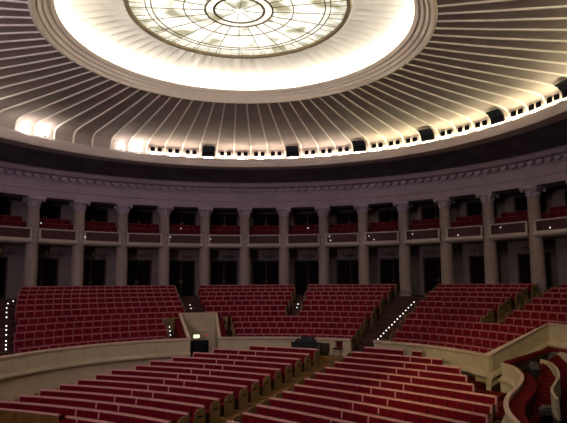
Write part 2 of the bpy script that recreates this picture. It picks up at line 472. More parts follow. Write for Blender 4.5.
# wing wall climbing beside the right-hand rows, then turning outward
W1 = pol(RP-.02, 78.0, ZP); W2 = (14.02, 3.72, -1.97+ZO); W3 = (14.3, 1.9, -1.97+ZO); W4 = (14.42, -6, -1.97+ZO)
wprof = [(-.0, 0), (-.24, 0), (-.24, -1.9), (.06, -1.9), (.06, -1.03), (.12, -.98), (.18, -.90), (.14, -.78), (.02, -.72), (0, -.6)]
mb = MB(); mb.sweep(wprof, [W1, W2, W3, W4]); ww = struct(build(mb, 'wall_wing', M['plaster']))
mb = MB(); mb.sweep([(-.27, .06), (.06, .06), (.06, 0), (-.27, 0)], [W1, W2, W3, W4]); build(mb, 'cap', M['plaster_cap'], ww)
mb = MB(); mb.sweep([(.13, -1.25), (.05, -1.25), (.05, -1.75), (.13, -1.75)], [W1, W2]); struct(build(mb, 'dark_strip_right', M['dark_wood']))  # dark strip along the lower face of the wing wall

# ------------------------------------------------------------------ exit well in the parapet
a, b, rb = VOM
well = MB()
zt0, zt1 = ZP, -1.95
def radial_wall(mb, phi, th, side):
    n = Vector((cos(rad(phi)), -sin(rad(phi)), 0))*th*side
    p0, p1 = Vector(pol(RP-.04, phi)), Vector(pol(rb+.1, phi))
    z0 = ZO
    vs = []
    for q in (Vector((0, 0, 0)), n):
        vs += [p0+q+Vector((0, 0, zt0)), p1+q+Vector((0, 0, zt1)), p1+q+Vector((0, 0, -5.6)), p0+q+Vector((0, 0, -5.6))]
    mb.add(vs, [(0, 1, 2, 3), (7, 6, 5, 4), (0, 4, 5, 1), (1, 5, 6, 2), (2, 6, 7, 3), (3, 7, 4, 0)])
for nm, phi, s_ in (('wall_exit_left', a, -1), ('wall_exit_right', b, 1)):
    mb = MB(); radial_wall(mb, phi, .14, s_); w = struct(build(mb, nm, M['plaster']))
    c = MB(); p0 = Vector(pol(RP-.06, phi, zt0)); p1 = Vector(pol(rb+.1, phi, zt1))
    c.sweep([(-.02, .06), (.16, .06), (.16, 0), (-.02, 0)] if s_ > 0 else [(-.16, .06), (.02, .06), (.02, 0), (-.16, 0)], [p0, p1]); build(c, 'cap', M['plaster_cap'], w)
# back wall with the doorway
mb = MB()
da, db = -17.9, -11.4
mb.revolve([(rb, -1.95), (rb+.12, -1.95), (rb+.12, -3.62), (rb, -3.62)], a, b, 6, z=ZO)
mb.revolve([(rb, -3.62), (rb+.12, -3.62), (rb+.12, -5.6), (rb, -5.6)], a, da, 3, z=ZO)
mb.revolve([(rb, -3.62), (rb+.12, -3.62), (rb+.12, -5.6), (rb, -5.6)], db, b, 3, z=ZO)
w = struct(build(mb, 'wall_exit_back', M['plaster']))
c = MB(); c.revolve([(rb-.03, -1.88), (rb+.13, -1.88), (rb+.13, -1.95), (rb-.03, -1.95)], a, b, 6, z=ZO); build(c, 'cap', M['plaster_cap'], w)
c = MB(); c.revolve([(rb-.04, -2.93), (rb+.0, -2.93), (rb+.0, -3.0), (rb-.04, -3.0)], a, b, 6, z=ZO); build(c, 'moulding', M['plaster_cap'], w)
# dark double door
dr = MB(); dr.revolve([(rb+.04, -3.62), (rb+.08, -3.62), (rb+.08, -5.6), (rb+.04, -5.6)], da, (da+db)/2-.05, 2, z=ZO)
dr.revolve([(rb+.04, -3.62), (rb+.08, -3.62), (rb+.08, -5.6), (rb+.04, -5.6)], (da+db)/2+.05, db, 2, z=ZO)
do = struct(build(dr, 'door_1', M['black']))
h = MB()
for s_ in (-.35, .35):
    q = Vector(pol(rb+.02, (da+db)/2+s_, -4.6)); h.tube(q, q+Vector((0, 0, .3)), .02)
build(h, 'door_handle', M['brass'], do)
mb = MB(); mb.revolve([(RP-.2, -4.5), (rb+.2, -5.55), (rb+.2, -5.7), (RP-.2, -5.6)], a, b, 6, z=ZO); struct(build(mb, 'floor_exit', M['carpet_dark']))
# lit exit sign
def oriented(phi): return -rad(phi)
px = proj(pol(rb-.06, -15.0, -3.3))
sg = tag(D.objects.new('exit_sign', None), 'small glowing pale green exit sign above the dark doorway', 'sign'); COL.objects.link(sg)
sg.location = pol(rb-.09, -14.55, -3.36); sg.rotation_euler = (0, 0, -rad(-14.55))
m_ = MB(); m_.box(-.20, .20, 0, .07, -.12, .12, c=.01); build(m_, 'sign_box', M['black'], sg)
m_ = MB(); m_.box(-.18, .18, -.012, .0, -.10, .10); build(m_, 'lit_face', M['exit'], sg)
m_ = MB(); m_.box(-.04, .03, -.016, -.013, -.05, .02); m_.box(-.02, .015, -.016, -.013, .03, .065); m_.box(-.11, -.05, -.016, -.013, -.01, .015); m_.box(-.06, -.03, -.016, -.013, -.075, -.04); m_.box(.03, .06, -.016, -.013, -.075, -.03)
build(m_, 'running_figure', M['exit_green'], sg)
m_ = MB(); m_.revolve([(0.001, -.05), (.05, -.05), (.06, 0), (.05, .05), (.001, .05)], 0, 360, 10)
tag(build(m_, 'indicator_lamp', M['redlamp'], loc=pol(rb-.06, -11.9, -3.3)), 'small dim red lamp on the cream wall right of the exit sign', 'lamp')
# red carpeted slopes beside the exit well and wooden barriers
def slope(name, a0, a1, b0, b1):
    mb = MB(); vs = []
    for (r, z, p0, p1) in ((RP+.22, ZP-.10, a0, a1), (rb+.1, -2.10, b0, b1)):
        for p in (p0, p1):
            for dz in (0, -1.2): vs.append(pol(r, p, z+dz))
    mb.add(vs, [(0, 2, 6, 4), (1, 5, 7, 3), (0, 4, 5, 1), (2, 3, 7, 6), (0, 1, 3, 2), (4, 6, 7, 5)])
    return struct(build(mb, name, M['carpet']))
slope('trim_1', -21.2, VOM[0]-.75, -20.2, VOM[0]-.55); slope('trim_2', VOM[1]+.75, -7.2, VOM[1]+.55, -7.9)
def barrier(phi, r, n, label):
    root = D.objects.new('wooden_barrier', None); COL.objects.link(root); root.location = pol(r, phi, tier_floor_at(r)); root.rotation_euler = (0, 0, -rad(phi))
    tag(root, label, 'barrier', 'wooden barriers beside the exit well')
    for i in range(n):
        x = (i-(n-1)/2)*.54
        m_ = MB(); m_.box(x-.262, x+.262, -.04, .04, .0, .86, c=.03); pn = build(m_, 'panel', M['end_wood'], root)
        m_ = MB(); m_.box(x-.15, x+.15, -.052, -.041, .46, .54); build(m_, 'hand_slot', M['black'], pn)
barrier(-21.2, 14.25, 2, 'double wooden barrier panel left of the exit well'); barrier(-7.55, 14.25, 1, 'single wooden barrier panel right of the exit well')

# ------------------------------------------------------------------ colonnade
RC = 21.0; ZT = 5.83; ZB = -1.0
def column_meshes():
    b = MB(); b.box(-.52, .52, -.52, .52, 0, .12); b.revolve([(0.01, .12), (.52, .12), (.55, .19), (.50, .27), (.45, .30), (.50, .36), (.47, .42), (0.01, .42)], 0, 360, 24, closed=False)
    H = ZT-ZB-.52; mb = MB(); n = 24; vs = []; fs = []
    for j, (t, R_) in enumerate(((0, .43), (.3, .425), (.65, .395), (1, .36))):
        for i in range(n*2):
            q = 2*PI*i/(n*2); R2 = R_*(1 if i % 2 else .965); vs.append((R2*cos(q), R2*sin(q), .40+(H-.3)*t))
    m = n*2
    for j in range(3):
        for i in range(m): fs.append((j*m+i, j*m+(i+1) % m, (j+1)*m+(i+1) % m, (j+1)*m+i))
    mb.add(vs, fs)
    c = MB(); z = ZT-ZB
    c.revolve([(.01, z-.70), (.37, z-.70), (.42, z-.66), (.37, z-.62), (.38, z-.40), (.46, z-.25), (.56, z-.16), (.01, z-.16)], 0, 360, 20, closed=False)
    c.box(-.58, .58, -.58, .58, z-.16, z-.01)
    for i in range(8):            # leaves
        q = 2*PI*i/8; T = Matrix.Rotation(q, 4, 'Z') @ Matrix.Translation((0, .39, z-.45)) @ Matrix.Rotation(rad(-18), 4, 'X')
        c.box(-.10, .10, -.02, .05, -.18, .16, T=T, c=.02)
    for sx in (-1, 1):            # volutes
        for sy in (-1, 1):
            c.revolve([(.01, -.07), (.11, -.07), (.13, 0), (.11, .07), (.01, .07)], 0, 360, 10, closed=False, z=z-.24, cx=sx*.46, cy=sy*.46)
    return b.mesh('base', M['shaft'], True), mb.mesh('shaft', M['shaft'], True), c.mesh('capital', M['ornament'], True)
cb, cs, cc = column_meshes()
colphi = [5.845+8.45*k for k in range(-7, 8)]
for i, ph in enumerate(colphi):
    if i == 0:
        root = D.objects.new('column', None); COL.objects.link(root)
        for n_, me in (('base', cb), ('shaft', cs), ('capital', cc)): link(n_, me, root)
        c0 = root
    else: root = copy_thing(c0)
    root.location = pol(RC, ph, ZB); root.rotation_euler = (0, 0, -rad(ph))
    pos = ordw(i) + ' pale column from the left of the picture' if 0 < i < 14 else ('pale column just beyond the left edge of the view' if i == 0 else 'pale column just beyond the right edge of the view')
    tag(root, pos+', under the entablature' if 0 < i < 14 else pos, 'column', 'tall columns of the curved colonnade')

# entablature
mb = MB(); ea, eb = -100, 100
mb.revolve([(RC-.45, 5.83), (RC-.45, 6.30), (RC-.50, 6.32), (RC-.50, 6.38), (RC-.46, 6.40), (RC-.46, 6.95), (RC-.52, 6.98), (RC-.52, 7.05), (RC-.50, 7.30), (RC-.95, 7.38), (RC-1.0, 7.48), (RC-1.02, 7.62), (RC-1.10, 7.70),
            (RC+.9, 7.70), (RC+.9, 5.83)], ea, eb, 100, z=ZO)
ent = struct(build(mb, 'trim_3', M['mauve']))
mb = MB(); st = 8.45/5; t = ea+.5
while t < eb:                 # row of round-bottomed brackets
    T = Matrix.Translation(pol(RC-.72, t, 7.14)) @ Matrix.Rotation(-rad(t), 4, 'Z')
    n = 7; vs = []
    for y in (-.10, .22):
        for i in range(n): q = PI*i/(n-1); vs.append(T @ Vector((.24*cos(q), y, .16-.26*sin(q))))
    mb.add(vs, [tuple(range(n)), tuple(reversed(range(n, 2*n)))]+[(i, i+1, n+i+1, n+i) for i in range(n-1)]+[(n-1, 0, n, 2*n-1)])
    t += st
build(mb, 'brackets', M['ornament'], ent)

# gallery behind the columns
GW = 23.6
mb = MB(); mb.revolve([(GW, -1.0), (GW+.25, -1.0), (GW+.25, 6.4), (GW, 6.4)], -100, 100, 80, z=ZO); struct(build(mb, 'wall_gallery', M['wall_back']))
mb = MB(); mb.revolve([(RC-.4, 5.84), (GW+.2, 5.84), (GW+.2, 6.0), (RC-.4, 6.0)], -100, 100, 80, z=ZO); struct(build(mb, 'ceiling_gallery', M['soffit']))
mb = MB(); mb.revolve([(20.5, -1.02), (GW+.2, -1.02), (GW+.2, -1.3), (20.5, -1.3)], -100, 100, 80, z=ZO); struct(build(mb, 'floor_gallery', M['floor_tier']))
ndoor = 2
lattice_me = rail_me = None
def balcony_meshes():
    rw = MB(); half = 3.55
    rw.revolve([(20.45, 3.62), (20.60, 3.62), (20.60, 3.70), (20.45, 3.70)], -half, half, 6)
    rw.revolve([(20.47, 2.93), (20.58, 2.93), (20.58, 3.02), (20.47, 3.02)], -half, half, 6)
    for p in (-half, half-.3): rw.revolve([(20.46, 2.93), (20.59, 2.93), (20.59, 3.66), (20.46, 3.66)], p, p+.3, 1)
    la = MB(); n = 16
    for i in range(n):
        p = -half+.3+(2*half-.6)*(i+.5)/n; la.revolve([(20.50, 3.02), (20.55, 3.02), (20.55, 3.62), (20.50, 3.62)], p-.11, p+.11, 1)
    la.revolve([(20.51, 3.28), (20.54, 3.28), (20.54, 3.34), (20.51, 3.34)], -half+.3, half-.3, 6)
    la.revolve([(20.56, 2.98), (20.575, 2.98), (20.575, 3.64), (20.56, 3.64)], -half+.1, half-.1, 6)
    sl = MB(); sl.revolve([(20.36, 2.93), (GW, 2.93), (GW, 2.70), (20.75, 2.66), (20.55, 2.70), (20.40, 2.80)], -half-.25, half+.25, 8)
    st_ = MB(); st_.revolve([(20.72, 2.94), (GW-.1, 2.94), (GW-.1, 3.66), (21.55, 3.66), (21.55, 3.24), (20.72, 3.24)], -half, half, 6)
    return rw.mesh('rail_frame', M['rail_white']), la.mesh('lattice', M['lattice']), sl.mesh('slab', M['rail_white']), st_.mesh('riser', M['floor_tier'])
bal = balcony_meshes()
def door_meshes():
    out = []
    for h in (2.75, 2.0):
        f = MB(); w = 1.02
        f.box(-w-.12, -w, -.07, .0, 0, h+.12); f.box(w, w+.12, -.07, .0, 0, h+.12); f.box(-w, w, -.07, .0, h, h+.12)
        l = MB(); l.box(-w, -.015, -.04, .0, .02, h); l.box(.015, w, -.04, .0, .02, h)
        for sx in (-1, 1):
            for z0, z1 in ((.2, h*.45), (h*.5, h-.15)): l.box(min(sx*.15, sx*(w-.12)), max(sx*.15, sx*(w-.12)), -.055, -.04, z0, z1)
        hd = MB(); hd.tube((-.09, -.08, 1.0), (-.09, -.08, 1.25), .02); hd.tube((.09, -.08, 1.0), (.09, -.08, 1.25), .02)
        out.append((f.mesh('door_frame', M['dark_wood']), l.mesh('door_leaves', M['door']), hd.mesh('door_handle', M['brass'])))
    return out
M['door'] = mat('dark_door', (.012, .006, .006), .9, .3, 4, spec=.0)
dm = door_meshes()
def chair_mesh():
    mb = MB(); T = Matrix.Rotation(rad(-6), 4, 'X')
    mb.box(-.24, .24, -.05, .0, .42, .90, 0, T, c=.02); mb.box(-.26, .26, -.045, .02, .90, .94, 1, T)
    mb.box(-.26, -.24, -.05, .02, .40, .90, 1, T); mb.box(.24, .26, -.05, .02, .40, .90, 1, T)
    mb.box(-.24, .24, -.45, -.05, .38, .46, 0, None, c=.02)
    for x in (-.23, .19):
        for y in (-.43, -.02): mb.box(x, x+.04, y, y+.04, 0, .40, 2)
    return mb.mesh('balcony_chair', [M['red_dark'], M['red_frame'], M['dark_wood']])
chm = chair_mesh()
def chandelier_meshes():
    s = MB(); s.tube((0, 0, 0), (0, 0, -.5), .015)
    a_ = MB()
    for i in range(6):
        q = 2*PI*i/6; p = [(0, 0, -.62), (.12*cos(q), .12*sin(q), -.70), (.26*cos(q), .26*sin(q), -.66), (.30*cos(q), .30*sin(q), -.56)]
        for u_, v_ in zip(p, p[1:]): a_.tube(u_, v_, .014, 5)
    a_.revolve([(.01, -.48), (.05, -.52), (.07, -.60), (.04, -.72), (.01, -.76)], 0, 360, 8, closed=False)
    g_ = MB(); g_.revolve([(.01, -.57), (.05, -.55), (.06, -.48), (.035, -.42)], 0, 360, 8, closed=False, cx=.3)
    return s.mesh('rod', M['brass']), a_.mesh('arms', M['brass']), g_.mesh('lamp_shade', M['end_wood'])
chd = chandelier_meshes()
for i in range(14):
    ph = (colphi[i]+colphi[i+1])/2; rz = -rad(ph)
    where = f'between the {ordw(i)} and {ordw(i+1)} columns' if 0 < i < 13 else ('left of the first column' if i == 0 else 'right of the thirteenth column')
    root = D.objects.new('balcony', None); COL.objects.link(root); root.location = (0, 0, ZO); root.rotation_euler = (0, 0, rz)
    tag(root, f'small balcony with white-framed balustrade {where}', 'balcony', 'balconies set between the columns')
    for n_, me in zip(('rail_frame', 'lattice', 'slab', 'riser'), bal): link(n_, me, root)
    for lev, (zb, (f, l, hd)) in enumerate(((-1.0, dm[0]), (3.68, dm[1]))):
        d0 = link(f'door_{ndoor}', f, None, pol(GW-.01, ph, zb), rz); struct(d0); ndoor += 1
        link('door_leaves', l, d0); link('door_handle', hd, d0)
    ck = D.objects.new('chandelier', None); COL.objects.link(ck); ck.location = pol(21.9, ph, 2.70); 
    tag(ck, f'small unlit chandelier under the balcony {where}', 'chandelier', 'unlit chandeliers under the balconies')
    link('rod', chd[0], ck); link('arms', chd[1], ck)
    for q in range(6): link('lamp_shade', chd[2], ck, None, rad(60*q))
    for row, (r, zf, zl, nn) in enumerate(((21.28, 3.24, 'front', 5), (22.15, 3.66, 'back', 5))):
        for j in range(nn):
            p = ph+math.degrees((j-(nn-1)/2)*.545/r)
            o = link('balcony_chair', chm, None, pol(r, p, zf), -rad(p))
            tag(o, f'red chair in balcony {where}, {zl} row, {ordw(j+1)} from left', 'chair', 'red chairs in the balconies')

# ------------------------------------------------------------------ soffit, cornice, dome
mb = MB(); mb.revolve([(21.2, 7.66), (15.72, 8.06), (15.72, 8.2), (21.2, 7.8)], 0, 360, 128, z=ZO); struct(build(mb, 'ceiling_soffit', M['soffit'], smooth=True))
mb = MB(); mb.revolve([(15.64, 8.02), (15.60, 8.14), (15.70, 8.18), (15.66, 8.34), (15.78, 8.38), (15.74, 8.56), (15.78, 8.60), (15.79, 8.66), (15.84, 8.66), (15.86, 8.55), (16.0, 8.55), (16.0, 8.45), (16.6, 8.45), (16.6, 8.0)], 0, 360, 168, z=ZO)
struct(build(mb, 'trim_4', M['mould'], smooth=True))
OCO = (7.98, 10.08); OCI = (7.14, 10.43)
DOM = [(16.10, 8.45), (16.09, 8.88), (16.04, 9.18), (15.86, 9.40), (15.45, 9.51), (14.4, 9.59), (12.5, 9.72), (10, 9.90), (7.96, 10.08)]
NR = 84; DPH = 360/NR; PH0 = -56.6092+.0
mb = MB()
# each bay is a shallow concave flute between two ribs
vs = []; fs = []; sub = 4; m = len(DOM)
for i in range(NR*sub):
    t = rad(PH0+DPH*i/sub); w = (i % sub)/sub; bul = .05*sin(PI*w)
    for j, (r, z) in enumerate(DOM):
        kx = min(1, (r-7.9)/6); vs.append((r*sin(t)*(1), r*cos(t), z+ZO+bul*kx if j > 3 else z+ZO+bul*kx*.3))
for i in range(NR*sub):
    a_ = i; b_ = (i+1) % (NR*sub)
    for j in range(m-1): fs.append((a_*m+j, a_*m+j+1, b_*m+j+1, b_*m+j))
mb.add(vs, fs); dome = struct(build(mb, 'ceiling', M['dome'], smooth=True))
rb_ = MB()
def ribprof(): 
    vs = []
    for (r, z), (dr, dz) in zip(DOM, [(-.07, 0), (-.07, -.01), (-.07, -.03), (-.05, -.05), (-.02, -.06), (0, -.06), (0, -.06), (0, -.06), (0, -.06)]):
        w = .016+.026*(r/16)
        vs += [(-w*1.35, r, z+ZO), (-w, r+dr, z+dz+ZO), (w, r+dr, z+dz+ZO), (w*1.35, r, z+ZO)]
    return vs
rv = ribprof(); n = len(DOM); fs = []
for j in range(n-1):
    for k in range(4): l = (k+1) % 4; fs.append((j*4+k, j*4+l, (j+1)*4+l, (j+1)*4+k))
fs += [(0, 1, 2, 3), tuple((n-1)*4+k for k in (3, 2, 1, 0))]
rb_.add(rv, fs); rme = rb_.mesh('rib', M['rib'])
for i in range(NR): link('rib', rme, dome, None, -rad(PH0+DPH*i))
# outer mouldings of the central ring
mb = MB(); mb.revolve([(8.02, 10.14), (7.98, 10.02), (7.88, 9.99), (7.82, 10.02), (7.74, 10.15), (7.66, 10.13), (7.56, 10.27), (7.48, 10.25), (7.36, 10.38), (7.28, 10.36), (7.14, 10.47), (7.16, 10.52), (7.30, 10.50), (7.36, 10.42), (7.9, 10.40)], 0, 360, 160, z=ZO)
struct(build(mb, 'trim_5', M['ring'], smooth=True))
# bright dish with flutes close to the glass
DS = [(8.05, 10.42), (8.05, 10.75), (7.75, 11.02), (7.2, 11.20), (6.4, 11.34), (5.5, 11.42), (4.95, 11.42), (4.58, 11.34)]
NF = 72; vs = []; fs = []; m = len(DS)
for i in range(NF*4):
    t = rad(360*i/(NF*4)); w = (i % 4)/4; fl = .20*sin(PI*w)
    for j, (r, z) in enumerate(DS): vs.append((r*sin(t), r*cos(t), z+ZO+fl*(0, 0, 0, .25, .8, 1, 1, 0)[j]))
for i in range(NF*4):
    b_ = (i+1) % (NF*4)
    for j in range(m-1): fs.append((i*m+j, i*m+j+1, b_*m+j+1, b_*m+j))
mb = MB(); mb.add(vs, fs); struct(build(mb, 'ceiling_dish', M['dish'], smooth=True))
mb = MB(); mb.revolve([(7.66, 10.50), (7.74, 10.50), (7.74, 10.58), (7.66, 10.58)], 0, 360, 128, z=ZO)
tag(build(mb, 'ring_lamp', M['ring_lamp']), 'continuous white lamp hidden in the trough around the bright dish', 'lamp')
# stained-glass disc
gl = D.objects.new('stained_glass_skylight', None); COL.objects.link(gl); gl.location = (0, 0, 11.36+ZO)
tag(gl, 'round backlit stained glass skylight with dark lead rings at the dome centre', 'skylight')
mb = MB(); mb.revolve([(.001, 0), (4.6, 0)], 0, 360, 96, closed=False); build(mb, 'glass_disc', M['glass'], gl)
mb = MB(); mb.revolve([(4.50, -.10), (4.66, -.12), (4.72, .02), (4.50, .02)], 0, 360, 120); build(mb, 'outer_frame', M['lead'], gl)
for R_, w in ((1.05, .05), (1.42, .04), (2.30, .02), (3.62, .025), (3.85, .02)):
    mb = MB(); mb.revolve([(R_-w, -.03), (R_+w, -.03), (R_+w, -.001), (R_-w, -.001)], 0, 360, 90); build(mb, 'lead_ring', M['lead'], gl)
sp_ = MB(); sp_.box(-.014, .014, 1.42, 4.5, -.025, -.001); spm = sp_.mesh('lead_spoke', M['lead'])
for i in range(24): link('lead_spoke', spm, gl, None, rad(15*i+4))
sp_ = MB(); sp_.box(-.010, .010, 3.85, 4.5, -.02, -.001); spm2 = sp_.mesh('short_spoke', M['lead'])
for i in range(48): link('short_spoke', spm2, gl, None, rad(7.5*i+2))
sp_ = MB(); sp_.box(-.012, .012, .2, 1.05, -.02, -.001); spm3 = sp_.mesh('inner_spoke', M['lead'])
for i in range(8): link('inner_spoke', spm3, gl, None, rad(45*i+10))

# foot of the dome: dark panels, vents, lamps
big = {11: 'second', 16: '', 20: '', 24: '', 28: '', 32: ''}
bigs = [10, 15, 19, 23, 27, 31]
def wall_pt(phi, r, z): return pol(r, phi, z)
def lens_mesh(w, name):
    mb = MB(); n = 9; vs = []
    for j, (yy, s) in enumerate(((-.10, .0), (-.08, .75), (0, 1), (.08, .75), (.10, 0))):
        pass
    top = [(-w, 0)]+[(-w*cos(PI*i/n), (.075)*sin(PI*i/n)) for i in range(1, n)]+[(w, 0)]
    m = len(top)
    vs = [(x, -.04, z) for x, z in top]+[(x, .04, z) for x, z in top]
    mb.add(vs, [tuple(range(m)), tuple(reversed(range(m, 2*m)))]+[(i, (i+1) % m, m+(i+1) % m, m+i) for i in range(m)])
    return mb
lw = lens_mesh(.44, 'cove').mesh('cove_lamp', M['cove_w']); ly = lens_mesh(.44, 'cove').mesh('cove_lamp', M['cove_y'])
vm = MB(); vm.box(-.13, .13, -.03, .05, -.13, .13, c=.01); vent_me = vm.mesh('vent', M['grille'])
vf = MB(); vf.box(-.14, -.12, -.05, -.0, -.14, .14); vf.box(.12, .14, -.05, 0, -.14, .14); vf.box(-.12, .12, -.05, 0, .12, .14); vent_fr = vf.mesh('vent_frame', M['grille'])
bay_no = 0
for i in range(7, 46):
    ph = PH0+DPH*(i+.5); rz = -rad(ph)
    vis = i < 33
    if i in bigs:
        o = D.objects.new('loudspeaker_panel', None); COL.objects.link(o); o.location = pol(15.90, ph, 8.76); o.rotation_euler = (0, 0, rz)
        tag(o, f'large square dark panel at the dome foot, {ordw(bigs.index(i)+1)} from the left', 'panel', 'large dark panels at the foot of the dome')
        pr = [(.05, .05), (.04, .14), (-.01, .40), (-.20, .60), (-.42, .68)]          # follows the cove, relative to (15.90, 8.76)
        def shell(mb, x0, x1, off, th, pr=pr):
            vs = []
            for y, z in pr:
                for yy in (y-off-th, y-off):
                    for x in (x0, x1): vs.append((x, yy, z-(off+(th if yy < y-off else 0))*.5))
            fs = []
            for q in range(len(pr)-1):
                a_ = q*4
                fs += [(a_, a_+1, a_+5, a_+4), (a_+2, a_+6, a_+7, a_+3), (a_, a_+4, a_+6, a_+2), (a_+1, a_+3, a_+7, a_+5)]
            e = (len(pr)-1)*4; fs += [(0, 2, 3, 1), (e, e+1, e+3, e+2)]; mb.add(vs, fs)
        m_ = MB(); shell(m_, -.41, .41, .05, .05); build(m_, 'grille', M['grille'], o)
        m_ = MB(); shell(m_, -.445, -.41, .04, .08); build(m_, 'side_frame', M['black'], o)
        m_ = MB(); shell(m_, .41, .445, .04, .08); build(m_, 'side_frame', M['black'], o)
        if i == 10:
            m_ = MB(); m_.box(-.02, .20, -.06, -.03, .18, .50, c=.01); build(m_, 'badge', M['greyblue'], o)
    elif vis:
        bay_no += 1
        for s_, nm in ((-1, 'left'), (1, 'right')):
            p = ph+s_*math.degrees(.23/15.98)
            o = link('vent', vent_me, None, pol(15.98, p, 9.03), -rad(p)); link('vent_frame', vent_fr, o)
            tag(o, f'small square vent, {nm} one of the {ordw(bay_no)} pair from the left, below the dome', 'vent', 'small square vents at the foot of the dome')
    if True:
        o = link('cove_lamp', ly if i > 19 else lw, None, pol(15.86 if i in bigs else 15.93, ph, 8.64), rz)
        tag(o, f'white cove lamp in the {ordw(i-6)} lit bay from the left at the dome foot' if vis else f'cove lamp {ordw(i-32)} beyond the right edge of the view at the dome foot', 'lamp', 'cove lamps at the foot of the dome')
fl_me = None
for j, (ph, z) in enumerate(((-54.58, 8.84), (-50.41, 8.98), (-32.83, 8.92), (-29.0, 8.95))):
    o = D.objects.new('flood_lamp', None); COL.objects.link(o); o.location = pol(15.90, ph, 8.50); o.rotation_euler = (0, 0, -rad(ph))
    tag(o, f'glaring flood lamp at the unlit left foot of the dome, {ordw(j+1)} from the left', 'lamp', 'flood lamps on the left cornice')
    h = z-8.50; rr = .17 if j != 2 else .13
    m_ = MB(); prof = [(.001, -rr)]+[(rr*1.35*sin(PI*q/8), -rr*cos(PI*q/8)) for q in range(1, 8)]+[(.001, rr)]
    m_.revolve(prof, 0, 360, 14, closed=False, z=h); build(m_, 'bulb', M['flood'], o, smooth=True)
    m_ = MB(); m_.tube((0, 0, 0), (0, 0, h-rr+.02), .05); m_.box(-.1, .1, -.06, .06, 0, .05); build(m_, 'bracket', M['black'], o)

# ------------------------------------------------------------------ step lights and balcony lights
sl_me = MB(); sl_me.revolve([(.001, -.03), (.026, -.03), (.036, 0), (.026, .03), (.001, .03)], 0, 360, 8); slm = sl_me.mesh('step_light', M['glow'])
def dots(pts, lift, where, grp):
    for j, (u, v) in enumerate(pts):
        p = on_tier(u, v, lift); o = link('step_light', slm, None, p)
        tag(o, f'tiny white step light {where}, {ordw(j+1)} from the top', 'light', grp)
A = [(378+(414-378)*t/13, 339-(339-302)*t/13-0*t) for t in range(13, -1, -1)]
dots(A, .30, 'along the diagonal right aisle', 'step lights beside the diagonal aisle')
Dl = [(13.2, 301), (8, 303.5)]+[(6.7-.1*j, y) for j, y in enumerate((308, 312.5, 317.2, 326, 330, 334.8, 341, 345, 349.3))]
dots(Dl, .30, 'along the far left aisle', 'step lights beside the far left aisle')
dots([(169.5, 327), (170, 331), (170.5, 335)], .30, 'left of the exit well', 'step lights left of the exit well')
dots([(190, 305), (191, 308.5)], .25, 'in the aisle above the exit well', 'step lights above the exit well')
dots([(298, 304), (297, 307.5)], .25, 'in the short aisle of the centre section', 'step lights in the short centre aisle')
for j, (u, v, w) in enumerate([(41, 223, 'first and second'), (85, 237, 'second and third'), (181, 228.5, 'fourth and fifth'), (170.5, 237, 'fourth and fifth'), (210.5, 239, 'fifth and sixth'), (308, 228, 'seventh and eighth'), (329.5, 236.5, 'eighth and ninth'), (330.5, 240.5, 'eighth and ninth'), (369, 236, 'ninth and tenth'), (374, 239.5, 'ninth and tenth'), (412.5, 234, 'tenth and eleventh'), (458, 235, 'eleventh and twelfth'), (500.5, 227.5, 'twelfth and thirteenth'), (550, 227.5, 'thirteenth and next')]):
    d = FW+RT*((u-283.5)/FPX)+UP*((211.5-v)/FPX)
    aa = d.x**2+d.y**2; bb = 2*(CAM.x*d.x+CAM.y*d.y); c_ = CAM.x**2+CAM.y**2-20.40**2; t = (-bb+math.sqrt(bb*bb-4*aa*c_))/2/aa
    p = CAM+d*t; o = link('balcony_light', slm, None, (p.x, p.y, p.z+ZO))
    pos = {2: 'upper one', 3: 'lower one', 6: 'upper one', 7: 'lower one', 8: 'left one', 9: 'right one'}.get(j, 'single one')
    tag(o, f'tiny white light on the balcony between the {w} columns, {pos}', 'light', 'tiny white lights on the balconies')

# ------------------------------------------------------------------ mixing desk, cabinet and chair behind the stalls
pd = at(306, 345.5, -3.55); ang = rad(-14)
dk = D.objects.new('mixing_table', None); COL.objects.link(dk); dk.location = (pd.x, pd.y, -4.24+ZO); dk.rotation_euler = (0, 0, ang-rad(10))
tag(dk, 'black table carrying sound equipment behind the last stalls row', 'table')
m_ = MB(); m_.box(-.85, .85, -.24, .24, .66, .72, c=.01); build(m_, 'tabletop', M['black'], dk)
m_ = MB(); m_.box(-.82, .82, -.22, -.20, .12, .66); build(m_, 'front_panel', M['black'], dk)
for x in (-.80, .76):
    for y in (-.22, .18):
        m_ = MB(); m_.box(x, x+.04, y, y+.04, 0, .66); build(m_, 'leg', M['black'], dk)
def ground(x, y):
    h = math.hypot(x-SX, y-SY)
    for k in range(-2, 15):
        if h > srow(k+1)[0]+.28: return srow(k)[1]-SH
    return srow(14)[1]-SH
dk.location.z = ground(pd.x, pd.y)+ZO
def on_desk(name, x, w, h, label, cat, kind):
    o = D.objects.new(name, None); COL.objects.link(o); o.parent = None
    o.matrix_world = Matrix.Translation((pd.x, pd.y, ground(pd.x, pd.y)+ZO)) @ Matrix.Rotation(ang-rad(10), 4, 'Z') @ Matrix.Translation((x, 0, .72))
    tag(o, label, cat)
    m_ = MB(); m_.box(-w/2, w/2, -.17, .17, 0, h*.45, c=.015); build(m_, 'case', M['blue_black'], o)
    if kind == 'screen':
        m_ = MB(); m_.box(-w/2+.04, w/2-.04, .02, .06, h*.4, h, c=.01); build(m_, 'screen', M['blue_black'], o)
    else:
        m_ = MB()
        for i in range(5): m_.box(-w/2+.05+i*(w-.1)/5, -w/2+.09+i*(w-.1)/5, -.1, -.04, h*.45, h*.45+.03)
        build(m_, 'faders', M['greyblue'], o)
        m_ = MB(); m_.box(-w/2+.03, w/2-.03, .06, .15, h*.42, h, c=.02); build(m_, 'meter_bridge', M['blue_black'], o)
